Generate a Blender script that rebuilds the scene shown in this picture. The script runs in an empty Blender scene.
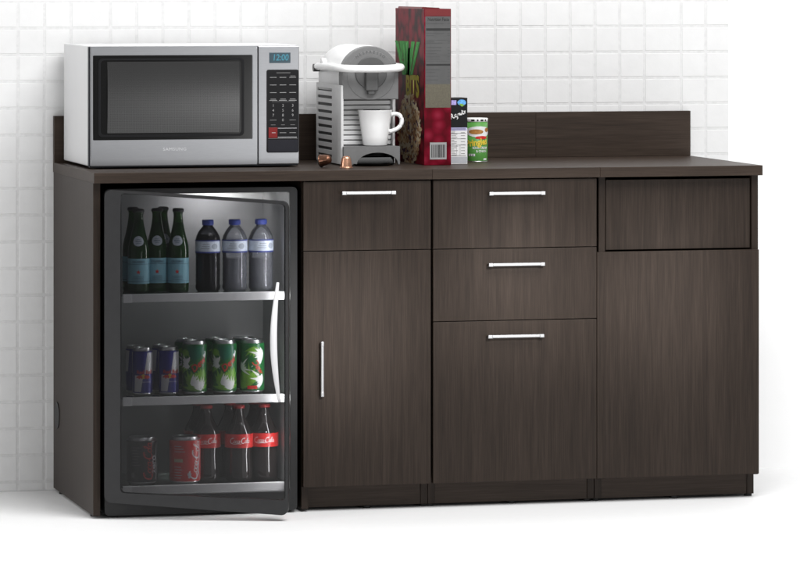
import bpy, bmesh, math, random
from mathutils import Vector, Matrix
random.seed(7)
S = 0.0254                       # all shapes below are written in inches
sc = bpy.context.scene
col = sc.collection
V = Vector

# ------------------------------------------------------------------ camera, world, lamps, exposure
cd = bpy.data.cameras.new('camera'); cam = bpy.data.objects.new('camera', cd); col.objects.link(cam)
cam.location = V((-75.0142, -425.8711, 55.7111)) * S
cam.rotation_euler = (math.radians(90), 0, -0.2471)
cd.sensor_width = 36; cd.lens = 189.71; cd.shift_y = -0.3826; cd.clip_start = 0.1; cd.clip_end = 200
sc.camera = cam

w = bpy.data.worlds.new('World'); sc.world = w; w.use_nodes = True
bgn = w.node_tree.nodes['Background']; bgn.inputs[0].default_value = (1, 1, 1, 1); bgn.inputs[1].default_value = 0.31

def area(name, loc, target, sx, sy, watts, color=(1, 1, 1), parent=None):
    ld = bpy.data.lights.new(name, 'AREA'); ld.shape = 'RECTANGLE'; ld.size = sx*S; ld.size_y = sy*S
    ld.energy = watts; ld.color = color
    o = bpy.data.objects.new(name, ld); col.objects.link(o); o.location = V(loc)*S
    o.rotation_euler = (V(target)-V(loc)).to_track_quat('-Z', 'Y').to_euler()
    if parent: o.parent = parent
    return o
area('overhead_softbox', (60, -80, 152), (45, 0, 10), 110, 80, 198)
area('side_softbox', (-130, -70, 60), (10, 10, 22), 60, 70, 48)
area('low_front_softbox', (116, -255, 22), (45, 0, 24), 80, 36, 36)
def spot(name, loc, target, watts, deg):
    ld = bpy.data.lights.new(name, 'SPOT'); ld.energy = watts; ld.spot_size = math.radians(deg); ld.spot_blend = 1.0; ld.shadow_soft_size = .12
    o = bpy.data.objects.new(name, ld); col.objects.link(o); o.location = V(loc)*S
    o.rotation_euler = (V(target)-V(loc)).to_track_quat('-Z', 'Y').to_euler(); return o
spot('spot_lamp', (34, -120, 70), (26.3, 0, 18.5), 760, 9.5)
spot('spot_lamp', (52, -120, 75), (45, 0, 22.6), 760, 9)
spot('spot_lamp', (72, -120, 75), (61.2, 0, 21.2), 640, 9)

sc.view_settings.view_transform = 'Standard'; sc.view_settings.look = 'None'
sc.view_settings.exposure = 0.0; sc.view_settings.gamma = 1.0
sc.render.engine = 'CYCLES'
sc.cycles.transparent_max_bounces = 24; sc.cycles.max_bounces = 12

# ------------------------------------------------------------------ materials
def newmat(name):
    m = bpy.data.materials.new(name); m.use_nodes = True
    return m, m.node_tree, m.node_tree.nodes['Principled BSDF']

def mat(name, c, rough=.5, metal=0.0, var=.06, vscale=40, bump=0.0, bscale=300, spec=.5, aniso=None, coat=0):
    m, nt, b = newmat(name); N = nt.nodes; L = nt.links
    b.inputs['Roughness'].default_value = rough; b.inputs['Metallic'].default_value = metal
    b.inputs['Specular IOR Level'].default_value = spec
    b.inputs['Coat Weight'].default_value = coat
    tc = N.new('ShaderNodeTexCoord'); mp = N.new('ShaderNodeMapping'); L.new(tc.outputs['Object'], mp.inputs[0])
    if aniso: mp.inputs['Scale'].default_value = aniso
    no = N.new('ShaderNodeTexNoise'); no.inputs['Scale'].default_value = vscale; no.inputs['Detail'].default_value = 4
    L.new(mp.outputs[0], no.inputs['Vector'])
    cr = N.new('ShaderNodeValToRGB'); L.new(no.outputs['Fac'], cr.inputs[0])
    cr.color_ramp.elements[0].position = .3; cr.color_ramp.elements[1].position = .7
    cr.color_ramp.elements[0].color = (*[x*(1-var) for x in c], 1)
    cr.color_ramp.elements[1].color = (*[min(1, x*(1+var)) for x in c], 1)
    L.new(cr.outputs[0], b.inputs['Base Color'])
    if bump:
        n2 = N.new('ShaderNodeTexNoise'); n2.inputs['Scale'].default_value = bscale; L.new(mp.outputs[0], n2.inputs['Vector'])
        bp = N.new('ShaderNodeBump'); bp.inputs['Strength'].default_value = bump; bp.inputs['Distance'].default_value = .001
        L.new(n2.outputs['Fac'], bp.inputs['Height']); L.new(bp.outputs[0], b.inputs['Normal'])
    return m

def wood(name, axis, tone=1.0):
    m, nt, b = newmat(name); N = nt.nodes; L = nt.links
    tc = N.new('ShaderNodeTexCoord'); oi = N.new('ShaderNodeObjectInfo')
    add = N.new('ShaderNodeVectorMath'); add.operation = 'MULTIPLY_ADD'
    L.new(oi.outputs['Random'], add.inputs[0]); add.inputs[1].default_value = (7, 5, 3); L.new(tc.outputs['Object'], add.inputs[2])
    def noise(sc_across, sc_along, detail, dist=0):
        mp = N.new('ShaderNodeMapping'); L.new(add.outputs[0], mp.inputs[0])
        s = [sc_across]*3; s[axis] = sc_along; mp.inputs['Scale'].default_value = s
        n = N.new('ShaderNodeTexNoise'); n.inputs['Scale'].default_value = 1; n.inputs['Detail'].default_value = detail
        n.inputs['Distortion'].default_value = dist
        L.new(mp.outputs[0], n.inputs['Vector']); return n
    n1 = noise(62, 2.2, 6, .5); n2 = noise(420, 11, 3)
    mx = N.new('ShaderNodeMix'); mx.data_type = 'FLOAT'; mx.inputs[0].default_value = .52
    L.new(n1.outputs['Fac'], mx.inputs[2]); L.new(n2.outputs['Fac'], mx.inputs[3])
    cr = N.new('ShaderNodeValToRGB'); L.new(mx.outputs[0], cr.inputs[0])
    e = cr.color_ramp.elements; e[0].position = .30; e[1].position = .70
    e[0].color = (.0270*tone, .0192*tone, .0148*tone, 1); e[1].color = (.0625*tone, .0450*tone, .0350*tone, 1)
    k = e.new(.5); k.color = (.0440*tone, .0312*tone, .0238*tone, 1)
    L.new(cr.outputs[0], b.inputs['Base Color'])
    b.inputs['Roughness'].default_value = .42; b.inputs['Specular IOR Level'].default_value = .13
    bp = N.new('ShaderNodeBump'); bp.inputs['Strength'].default_value = .12; bp.inputs['Distance'].default_value = .0006
    L.new(n2.outputs['Fac'], bp.inputs['Height']); L.new(bp.outputs[0], b.inputs['Normal'])
    return m

def glass(name, tint, gloss=.03, ior=1.45, fade=0.0, body=(.02, .02, .02), bodyfac=0.0):
    # thin clear wall: see-through tint + mirror by angle, optionally with a part of dull body colour
    m, nt, b = newmat(name); N = nt.nodes; L = nt.links; N.remove(b); out = N['Material Output']
    t = N.new('ShaderNodeBsdfTransparent'); t.inputs[0].default_value = (*tint, 1)
    g = N.new('ShaderNodeBsdfGlossy'); g.inputs['Roughness'].default_value = gloss; g.inputs[0].default_value = (1, 1, 1, 1)
    f = N.new('ShaderNodeFresnel'); f.inputs[0].default_value = ior
    last = t
    if bodyfac:
        d = N.new('ShaderNodeBsdfDiffuse'); d.inputs[0].default_value = (*body, 1)
        m1 = N.new('ShaderNodeMixShader')
        tc = N.new('ShaderNodeTexCoord'); no = N.new('ShaderNodeTexNoise'); no.inputs['Scale'].default_value = 120
        L.new(tc.outputs['Object'], no.inputs['Vector'])
        mr = N.new('ShaderNodeMapRange'); mr.inputs[3].default_value = max(0, bodyfac-fade); mr.inputs[4].default_value = min(1, bodyfac+fade)
        L.new(no.outputs['Fac'], mr.inputs[0]); L.new(mr.outputs[0], m1.inputs[0])
        L.new(t.outputs[0], m1.inputs[1]); L.new(d.outputs[0], m1.inputs[2]); last = m1
    m2 = N.new('ShaderNodeMixShader'); L.new(f.outputs[0], m2.inputs[0]); L.new(last.outputs[0], m2.inputs[1]); L.new(g.outputs[0], m2.inputs[2])
    L.new(m2.outputs[0], out.inputs[0])
    return m

def emit(name, c, s):
    m, nt, b = newmat(name); b.inputs['Base Color'].default_value = (*[x*.3 for x in c], 1)
    b.inputs['Emission Color'].default_value = (*c, 1); b.inputs['Emission Strength'].default_value = s
    return m

def voronoi_mat(name, c0, c1, c2, scale, rough=.45):
    m, nt, b = newmat(name); N = nt.nodes; L = nt.links
    tc = N.new('ShaderNodeTexCoord'); v = N.new('ShaderNodeTexVoronoi'); v.inputs['Scale'].default_value = scale
    v.feature = 'F1'
    L.new(tc.outputs['Object'], v.inputs['Vector'])
    cr = N.new('ShaderNodeValToRGB'); L.new(v.outputs['Distance'], cr.inputs[0])
    e = cr.color_ramp.elements; e[0].position = .1; e[0].color = (*c0, 1); e[1].position = .75; e[1].color = (*c2, 1)
    k = e.new(.45); k.color = (*c1, 1)
    L.new(cr.outputs[0], b.inputs['Base Color']); b.inputs['Roughness'].default_value = rough; b.inputs['Specular IOR Level'].default_value = .08
    return m

M = {}
M['wood_v'] = wood('espresso_wood_vertical_shaded', 2, .59)  # shade on upright faces is put into this darker tone
M['wood_h'] = wood('espresso_wood_horizontal_lit', 0, .84)  # same laminate, lighter tone: the light on the tops is in the colour
M['edge'] = mat('espresso_edge_band', (.036, .0275, .0245), .45, var=.1, vscale=30)
M['floor'] = mat('white_floor', (.86, .86, .86), .6, var=.01)
M['wallpaint'] = mat('white_wall_paint', (.93, .93, .93), .8, var=.01, vscale=4)
M['tile'] = mat('white_wall_tile', (.69, .69, .69), .55, var=.02, vscale=25, bump=.25, bscale=90, spec=.2)
M['grout'] = mat('pale_grout', (.635, .635, .635), .8, var=.06, vscale=90)
M['chrome'] = mat('brushed_nickel', (.42, .42, .425), .25, 1.0, var=.03, vscale=120, aniso=(1, 8, 8))
M['blackplastic'] = mat('black_plastic', (.012, .012, .012), .5, var=.15)
M['rubber'] = mat('black_rubber', (.008, .008, .008), .7)
M['fridge_black'] = mat('charcoal_fridge_shell', (.014, .014, .0145), .45, spec=.3, var=.1, vscale=60, bump=.05)
M['door_frame'] = mat('charcoal_door_frame', (.022, .022, .023), .42, spec=.3, var=.08, vscale=60)
M['liner'] = mat('grey_fridge_liner', (.36, .36, .36), .5, var=.04, vscale=12)
M['shelf'] = mat('pale_shelf_trim', (.80, .80, .80), .4, var=.03)
M['shelf_end'] = mat('white_shelf_bracket', (1, 1, 1), .4, var=.0)
M['tint'] = glass('smoked_door_glass', (.57, .57, .58), ior=1.29)
M['clearglass'] = glass('clear_shelf_glass', (.80, .84, .82))
M['handle_white'] = mat('polished_white_handle', (.58, .58, .59), .22, 0, var=.01, coat=.5)
M['mw_white'] = mat('white_enamel_sheet', (.60, .60, .605), .45, var=.015, vscale=8)
M['mw_steel'] = mat('brushed_steel', (.35, .355, .37), .32, 1.0, var=.04, vscale=60, aniso=(.6, 8, 14))
M['mw_dark'] = mat('dark_steel_trim', (.035, .037, .045), .35, .4)
M['gloss_black'] = mat('gloss_black_glass', (.004, .004, .004), .12, var=.05, spec=.3)
M['panel_black'] = mat('satin_black_panel', (.006, .006, .007), .4, spec=.2)
M['panel_navy'] = mat('dark_navy_button', (.008, .008, .014), .4, spec=.3)
M['legend'] = mat('grey_legend_ink', (.30, .30, .30), .6)
M['legend_dim'] = mat('dim_legend_ink', (.16, .16, .16), .6)
M['legend_white'] = mat('white_legend_ink', (.6, .6, .62), .5)
M['red_btn'] = mat('red_button', (.18, .008, .008), .4, spec=.3)
M['cyan'] = emit('cyan_digits', (.09, .45, .60), .22)
M['lcd'] = mat('dark_display', (.010, .038, .055), .2)
# perforated microwave window
def mesh_window():
    m, nt, b = newmat('perforated_window'); N = nt.nodes; L = nt.links
    tc = N.new('ShaderNodeTexCoord'); mp = N.new('ShaderNodeMapping'); mp.inputs['Scale'].default_value = (215, 1, 215)
    L.new(tc.outputs['Object'], mp.inputs[0])
    w1 = N.new('ShaderNodeTexVoronoi'); w1.inputs['Scale'].default_value = 1; w1.inputs['Randomness'].default_value = 0
    L.new(mp.outputs[0], w1.inputs['Vector'])
    cr = N.new('ShaderNodeValToRGB'); L.new(w1.outputs['Distance'], cr.inputs[0])
    cr.color_ramp.elements[0].position = .3; cr.color_ramp.elements[0].color = (.055, .055, .055, 1)
    cr.color_ramp.elements[1].position = .45; cr.color_ramp.elements[1].color = (.095, .095, .095, 1)
    L.new(cr.outputs[0], b.inputs['Base Color']); b.inputs['Roughness'].default_value = .24; b.inputs['Metallic'].default_value = .9
    return m
M['mw_mesh'] = mesh_window()
M['cm_grey'] = mat('mid_grey_plastic', (.145, .145, .145), .5, var=.05, vscale=80, bump=.08, bscale=900)
M['cm_light'] = mat('light_grey_plastic', (.62, .62, .62), .45, var=.03, vscale=50)
M['cm_white'] = mat('pearl_white_plastic', (.78, .78, .78), .35, var=.02)
M['cm_dark'] = mat('dark_grey_plastic', (.075, .075, .075), .4, var=.06)
M['cm_slot'] = mat('dark_vent', (.03, .03, .03), .6)
M['china'] = mat('white_china', (.90, .90, .90), .2, var=.01, coat=.3)
M['copper'] = mat('copper_foil', (.60, .33, .22), .36, 1.0, var=.08, vscale=200)
M['bronze'] = mat('dark_bronze_foil', (.20, .10, .065), .36, 1.0, var=.1, vscale=200)
M['capfoil'] = mat('dark_capsule_lid', (.035, .036, .033), .4, .6)
M['box_red'] = voronoi_mat('raspberry_print', (.14, .004, .012), (.10, .002, .008), (.018, .001, .002), 30)
M['box_red2'] = voronoi_mat('raspberry_print_side', (.20, .012, .030), (.135, .002, .012), (.07, .001, .005), 34)
M['box_darkred'] = mat('dark_red_print', (.12, .002, .004), .5)
M['box_grey'] = mat('grey_facts_print', (.085, .085, .085), .6, var=.06, spec=.2)
M['box_beige'] = mat('beige_facts_print', (.09, .08, .055), .6, var=.15, vscale=300)
M['ink'] = mat('black_ink', (.008, .008, .008), .5)
M['ink_dim'] = mat('faded_ink', (.05, .05, .05), .5)
M['kiwi'] = mat('green_letter_ink', (.02, .20, .025), .45, spec=.08, var=.35, vscale=70)
M['kiwi2'] = mat('bright_green_ink', (.06, .28, .06), .45, spec=.08, var=.2, vscale=70)
M['yellow'] = mat('olive_yellow_ink', (.30, .26, .02), .45, spec=.08, var=.1)
M['flake'] = mat('brown_flake_print', (.26, .14, .07), .5, spec=.08, var=.5, vscale=90)
M['flake2'] = mat('tan_flake_print', (.40, .29, .17), .5, spec=.08, var=.4, vscale=120)
M['flake3'] = mat('purple_berry_print', (.06, .03, .06), .5, spec=.08, var=.4, vscale=120)
M['flake4'] = mat('cream_print', (.45, .38, .27), .5, spec=.08)
M['carton_black'] = mat('black_carton_print', (.004, .004, .005), .4, spec=.2)
M['white_print'] = mat('white_print', (.74, .74, .74), .5, var=.02)
M['blue_print'] = mat('sky_blue_print', (.10, .36, .75), .4, var=.3, vscale=150)
M['violet_print'] = mat('violet_print', (.38, .32, .66), .4, var=.3, vscale=200)
M['lavender'] = mat('lavender_print', (.45, .44, .70), .5)
M['grey_print'] = mat('grey_print', (.42, .43, .46), .5)
M['can_green'] = mat('bright_green_can_print', (.085, .27, .055), .35, var=.12, vscale=30)
M['chip'] = mat('golden_chip_print', (.38, .17, .04), .5, var=.25, vscale=120)
M['chip_letters'] = mat('bright_yellow_print', (.66, .50, .05), .4)
M['red_print'] = mat('red_print', (.55, .02, .015), .4)
M['alu'] = mat('aluminium', (.60, .60, .61), .3, 1.0, var=.03)
M['navy_can'] = mat('metallic_navy', (.035, .035, .23), .3, .2, var=.1)
M['silver_can'] = mat('silver_can_print', (.62, .62, .64), .35, .1, var=.03)
M['soda_green'] = mat('deep_green_can', (.012, .12, .03), .3, var=.25, vscale=40)
M['soda_teal'] = mat('teal_green_print', (.008, .12, .065), .35)
M['soda_lime'] = mat('lime_print', (.16, .36, .03), .35, var=.2)
M['cola_red'] = mat('red_can', (.56, .022, .020), .3, var=.05)
M['cola_black'] = mat('black_can', (.012, .012, .013), .3)
M['cola_glass'] = mat('dark_cola_glass', (.016, .012, .011), .10, spec=.6, var=.2)
M['cap_red'] = mat('red_crown_cap', (.30, .02, .02), .4, .2)
M['green_glass'] = glass('green_bottle_glass', (.20, .42, .12), .05, 1.5, .1, (.02, .07, .018), .45)
M['green_water'] = mat('green_water_fill', (.035, .10, .026), .3, var=.3, vscale=30)
M['label_blue'] = mat('pale_blue_label', (.22, .44, .53), .5, var=.05)
M['label_ink'] = mat('slate_label_ink', (.05, .09, .14), .5)
M['medal'] = mat('silver_blue_medallion', (.36, .40, .46), .4, var=.1)
M['dark_cap'] = mat('dark_crown_cap', (.06, .06, .062), .4, .5)
M['pet'] = glass('clear_pet', (.92, .93, .96), .06, 1.4, .2, (.56, .58, .64), .18)
M['pet_dark'] = glass('dark_blotchy_pet', (.42, .43, .46), .06, 1.3, .32, (.03, .03, .032), .35)  # darker, blotchy plastic
M['cap_blue'] = mat('blue_screw_cap', (.05, .08, .38), .35, var=.1)
M['label_white'] = mat('pale_water_label', (.60, .66, .74), .5, var=.2, vscale=60)
M['label_navy'] = mat('navy_label_edge', (.03, .05, .25), .5)

# ------------------------------------------------------------------ mesh helpers
ORG = {}
def thing(name, label, cat, loc, group=None):
    o = bpy.data.objects.new(name, None); col.objects.link(o); o.location = V(loc)*S
    o.empty_display_size = .03
    o['label'] = label; o['category'] = cat
    if group: o['group'] = group
    ORG[o] = V(loc); return o

class MB:
    def __init__(s): s.bm = bmesh.new()
    def box(s, x0, x1, y0, y1, z0, z1, bev=0.0, mi=0, seg=2):
        t = bmesh.new()
        v = [t.verts.new((x, y, z)) for z in (z0, z1) for y in (y0, y1) for x in (x0, x1)]
        for f in ((0, 2, 3, 1), (4, 5, 7, 6), (0, 1, 5, 4), (2, 6, 7, 3), (0, 4, 6, 2), (1, 3, 7, 5)): t.faces.new([v[i] for i in f])
        if bev: bmesh.ops.bevel(t, geom=t.edges[:], offset=bev, segments=seg, affect='EDGES', profile=.5)
        return s.merge(t, mi)
    def merge(s, t, mi=None, mtx=None, smooth=None):
        if mtx is not None: bmesh.ops.transform(t, matrix=mtx, verts=t.verts[:])
        mp = {v: s.bm.verts.new(v.co) for v in t.verts}
        for f in t.faces:
            try: nf = s.bm.faces.new([mp[v] for v in f.verts])
            except ValueError: continue
            nf.material_index = f.material_index if mi is None else mi
            nf.smooth = f.smooth if smooth is None else smooth
        t.free(); return s
    def lathe(s, prof, c=(0, 0, 0), seg=40, mi=0, axis='Z', cap=True, mis=None, scale=(1, 1)):
        t = bmesh.new(); rings = []
        for r, z in prof:
            rings.append([t.verts.new((r*math.cos(2*math.pi*i/seg)*scale[0], r*math.sin(2*math.pi*i/seg)*scale[1], z)) for i in range(seg)])
        for k in range(len(rings)-1):
            for i in range(seg):
                j = (i+1) % seg
                f = t.faces.new((rings[k][i], rings[k][j], rings[k+1][j], rings[k+1][i])); f.smooth = True
                f.material_index = mis[k] if mis else mi
        if cap:
            f = t.faces.new(rings[0][::-1]); f.material_index = mis[0] if mis else mi
            f = t.faces.new(rings[-1]); f.material_index = mis[-1] if mis else mi
        m = Matrix.Translation(V(c))
        if axis == 'Y': m = m @ Matrix.Rotation(math.radians(90), 4, 'X')     # z -> -y
        if axis == 'X': m = m @ Matrix.Rotation(math.radians(90), 4, 'Y')
        bmesh.ops.transform(t, matrix=m, verts=t.verts[:])
        return s.merge(t)
    def prism(s, poly, y0, y1, mi=0, bev=0, smooth=False):
        # poly: (x, z) outline pulled from y0 to y1
        t = bmesh.new()
        a = [t.verts.new((x, y0, z)) for x, z in poly]; b = [t.verts.new((x, y1, z)) for x, z in poly]
        n = len(poly)
        fa = t.faces.new(a); fb = t.faces.new(b[::-1])
        for i in range(n):
            f = t.faces.new((a[i], b[i], b[(i+1) % n], a[(i+1) % n])); f.smooth = smooth
        bmesh.ops.recalc_face_normals(t, faces=t.faces[:])
        if bev: bmesh.ops.bevel(t, geom=list(fa.edges)+list(fb.edges), offset=bev, segments=3, affect='EDGES', profile=.5)
        return s.merge(t, mi)
    def ring(s, outer, inner, y0, y1, mi=0):
        # frame between two outlines with the same number of points (x, z)
        t = bmesh.new(); n = len(outer)
        oa = [t.verts.new((x, y0, z)) for x, z in outer]; ob = [t.verts.new((x, y1, z)) for x, z in outer]
        ia = [t.verts.new((x, y0, z)) for x, z in inner]; ib = [t.verts.new((x, y1, z)) for x, z in inner]
        for i in range(n):
            j = (i+1) % n
            t.faces.new((oa[i], oa[j], ia[j], ia[i])); t.faces.new((ob[i], ib[i], ib[j], ob[j]))
            t.faces.new((oa[i], ob[i], ob[j], oa[j])); t.faces.new((ia[i], ia[j], ib[j], ib[i]))
        bmesh.ops.recalc_face_normals(t, faces=t.faces[:])
        return s.merge(t, mi)
    def tube(s, pts, rad, seg=16, mi=0, flat=1.0):
        t = bmesh.new(); pts = [V(p) for p in pts]; rings = []
        n = len(pts); rr = rad if isinstance(rad, (list, tuple)) else [rad]*n
        up0 = V((0, 0, 1))
        for i, p in enumerate(pts):
            d = (pts[min(i+1, n-1)]-pts[max(i-1, 0)]).normalized()
            up = up0 if abs(d.dot(up0)) < .9 else V((0, 1, 0))
            a = d.cross(up).normalized(); b = a.cross(d).normalized()
            rings.append([t.verts.new(p+a*rr[i]*math.cos(2*math.pi*k/seg)+b*rr[i]*flat*math.sin(2*math.pi*k/seg)) for k in range(seg)])
        for i in range(n-1):
            for k in range(seg):
                f = t.faces.new((rings[i][k], rings[i][(k+1) % seg], rings[i+1][(k+1) % seg], rings[i+1][k])); f.smooth = True
        t.faces.new(rings[0][::-1]); t.faces.new(rings[-1])
        bmesh.ops.recalc_face_normals(t, faces=t.faces[:])
        return s.merge(t, mi)
    def flat(s, polys, mp, mi=0, maxlen=None):
        # flat ink: outlines (u, v) laid on a surface by mp(u, v) -> point
        t = bmesh.new()
        for p in polys:
            vs = [t.verts.new((u, v, 0)) for u, v in p]
            try: t.faces.new(vs)
            except ValueError: pass
        bmesh.ops.triangulate(t, faces=t.faces[:])
        s._sub(t, maxlen)
        for v in t.verts: v.co = mp(v.co.x, v.co.y)
        return s.merge(t, mi)
    def _sub(s, t, maxlen):
        if maxlen:
            for _ in range(6):
                e = [x for x in t.edges if x.calc_length() > maxlen]
                if not e: break
                bmesh.ops.subdivide_edges(t, edges=e, cuts=1)
                bmesh.ops.triangulate(t, faces=[f for f in t.faces if len(f.verts) > 4])
    def text(s, string, size, mp, mi=0, bold=.0, shear=0.0, squeeze=1.0, rot=0.0, at=(0, 0), maxlen=None, spacing=1.0):
        t = text_bm(string, size, bold, shear, spacing)
        s._sub(t, maxlen)
        c, sn = math.cos(rot), math.sin(rot)
        for v in t.verts:
            u, q = v.co.x*squeeze, v.co.y
            v.co = mp(at[0]+u*c-q*sn, at[1]+u*sn+q*c)
        return s.merge(t, mi)
    def build(s, name, mats, parent=None, local=False, kind=None, smooth=None):
        o0 = V((0, 0, 0))
        if parent is not None and not local: o0 = ORG[parent]
        if smooth is not None:
            for f in s.bm.faces: f.smooth = smooth
        for v in s.bm.verts: v.co = (v.co-o0)*S
        me = bpy.data.meshes.new(name); s.bm.to_mesh(me); s.bm.free()
        for m in (mats if isinstance(mats, (list, tuple)) else [mats]): me.materials.append(M[m])
        ob = bpy.data.objects.new(name, me); col.objects.link(ob)
        if parent is not None: ob.parent = parent
        ORG[ob] = o0
        if kind: ob['kind'] = kind
        return ob

def text_bm(string, size, bold, shear, spacing=1.0):
    cu = bpy.data.curves.new('lettering', 'FONT'); cu.body = string; cu.size = size; cu.offset = bold*size
    cu.shear = shear; cu.align_x = 'CENTER'; cu.align_y = 'CENTER'; cu.resolution_u = 3; cu.space_character = spacing
    ob = bpy.data.objects.new('lettering', cu); col.objects.link(ob)
    dg = bpy.context.evaluated_depsgraph_get(); dg.update()
    me = bpy.data.meshes.new_from_object(ob.evaluated_get(dg))
    t = bmesh.new(); t.from_mesh(me)
    bpy.data.objects.remove(ob); bpy.data.curves.remove(cu); bpy.data.meshes.remove(me)
    return t

def rect(u0, u1, v0, v1): return [(u0, v0), (u1, v0), (u1, v1), (u0, v1)]
def circ(cu, cv, r, n=28, sx=1, sy=1): return [(cu+r*sx*math.cos(2*math.pi*i/n), cv+r*sy*math.sin(2*math.pi*i/n)) for i in range(n)]
def ribbon(pts, w):
    # one brush stroke as quads
    out = []
    P = [V((a, b)) for a, b in pts]; n = len(P); L, R = [], []
    for i in range(n):
        d = (P[min(i+1, n-1)]-P[max(i-1, 0)]).normalized(); q = V((-d.y, d.x))
        ww = w*(.55+.45*math.sin(math.pi*(i+.5)/n)) if n > 2 else w
        L.append(P[i]+q*ww/2); R.append(P[i]-q*ww/2)
    for i in range(n-1): out.append([tuple(R[i]), tuple(R[i+1]), tuple(L[i+1]), tuple(L[i])])
    return out
def arc(cx, cy, r, a0, a1, n=12, sx=1.0): return [(cx+r*sx*math.cos(math.radians(a0+(a1-a0)*i/n)), cy+r*math.sin(math.radians(a0+(a1-a0)*i/n))) for i in range(n+1)]
def script_cola():
    # flowing two-word script built of brush strokes, about 6.4 wide, x height 1
    st = []
    def C(x):
        st.extend(ribbon(arc(x+.75, .75, .85, 60, 320, 14, .75), .26))
        st.extend(ribbon([(x+1.2, 1.45), (x+1.0, 1.7), (x+.7, 1.55), (x+.75, 1.2)], .18))
    def o(x): st.extend(ribbon(arc(x+.33, .42, .38, 0, 360, 14, .8), .17))
    def c(x): st.extend(ribbon(arc(x+.33, .42, .38, 50, 320, 10, .8), .18))
    def a(x):
        o(x); st.extend(ribbon([(x+.66, .85), (x+.62, .3), (x+.72, .05), (x+.92, .1)], .17))
    def l(x): st.extend(ribbon([(x+.1, .1), (x+.38, 1.2), (x+.32, 1.7), (x+.12, 1.5), (x+.14, .4), (x+.25, .05), (x+.5, .15)], .16))
    C(0); o(1.35); c(2.0); a(2.6)
    st.extend(ribbon([(3.5, .45), (3.95, .52)], .16))
    C(3.75); o(5.1); l(5.65); a(6.1)
    st.extend(ribbon([(.7, -.15), (1.8, -.35), (3.0, -.15), (4.0, -.3)], .2))
    return [[(x-3.4+.22*y, y-.6) for x, y in p] for p in st]
COLA = script_cola()
def place(polys, s, rot=0.0, at=(0, 0)):
    c, n = math.cos(rot), math.sin(rot)
    return [[(at[0]+s*(x*c-y*n), at[1]+s*(x*n+y*c)) for x, y in p] for p in polys]

def on_front(y): return lambda u, v: V((u, y, v))
def on_cyl(r, a0=-.2, z0=0.0, off=.012, rz=None):
    def f(u, v):
        a = a0+u/r; rr = (rz(v+z0) if rz else r)+off
        return V((rr*math.sin(a), -rr*math.cos(a), z0+v))
    return f

def copy_tree(o, parent=None):
    c = o.copy(); col.objects.link(c); ORG[c] = ORG[o]
    if parent is not None: c.parent = parent
    for ch in list(o.children): copy_tree(ch, c)
    return c

# ------------------------------------------------------------------ setting: floor, wall, tiles
b = MB(); b.box(-400, 500, -620, 25.2, -2, 0); b.build('floor', 'floor', kind='structure')
b = MB(); b.box(-400, 500, 25.2, 29, -2, 160); b.build('wall', 'wallpaint', kind='structure')

H = 35.42                        # counter height
xs = []
x = 1.97
seq = [x]
for k in range(24):              # to the right: one wide tile, then six plain ones
    x += 4.32 if k % 7 == 0 else 2.885; seq.append(x)
x = 1.97; left = []
for k in range(18):              # to the left: six plain tiles, then a wide one
    x -= 4.32 if k % 7 == 6 else 2.885; left.append(x)
seq = [q for q in left[::-1]+seq if q < 75.5]+[76.78]
zs = [0.06, 1.0]+[1.0+2.876*k for k in range(1, 19)]
tw = thing('tiled_panel', 'white square wall tiling with pale grout running behind the dark cabinets', 'wall tiling', (30, 25, 0))
b = MB(); b.box(seq[0], seq[-1], 24.835, 25.19, .02, zs[-1]+.15); b.build('backing', 'grout', tw)
b = MB(); g = .13
for i in range(len(seq)-1):
    for j in range(len(zs)-1):
        j0 = random.uniform(-.004, .004)
        x1 = seq[i+1]-(g if i < len(seq)-2 else 0)
        b.box(seq[i]+g, x1, 24.805+j0, 24.9, zs[j]+(g if j else 0), zs[j+1]-g, .05, seg=1)
b.build('tile_face', 'tile', tw)

# ------------------------------------------------------------------ cabinets
def handle_h(parent, x0, x1, z):
    b = MB()
    b.box(x0, x1, -1.22, -.86, z-.17, z+.17, .09)
    for a in (x0, x1-.55): b.box(a, a+.55, -1.26, -.83, z-.2, z+.19, .08)
    for a in (x0+.12, x1-.47): b.box(a, a+.35, -.9, -.49, z-.15, z+.15, .04)
    return b.build('handle', 'chrome', parent)
def handle_v(parent, x, z0, z1):
    b = MB()
    b.box(x-.17, x+.17, -1.22, -.86, z0, z1, .09)
    for a in (z0, z1-.55): b.box(x-.19, x+.19, -1.26, -.83, a, a+.55, .1)
    for a in (z0+.12, z1-.47): b.box(x-.15, x+.15, -.9, -.49, a, a+.35, .04)
    return b.build('handle', 'chrome', parent)
def front(name, parent, x0, x1, z0, z1):
    b = MB(); b.box(x0, x1, -.5, .25, z0, z1, .035)
    return b.build(name, 'wood_v', parent)
YB = 24.75
def top(parent, x0, x1):
    b = MB(); b.box(x0, x1, -.75, YB, H-1.07, H, .04); b.build('countertop', 'wood_h', parent)
    b = MB(); b.box(x0, x1, YB-.85, YB-.02, H+.003, H+5.02, .035); b.build('backsplash', 'wood_h', parent)
def feet(parent, spots):
    for x, y in spots:
        b = MB(); b.lathe([(.42, 0), (.42, .3)], (x, y, 0), 14); b.build('levelling_foot', 'rubber', parent)
ZB = .28                         # carcass bottom
KY = 1.6

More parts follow.
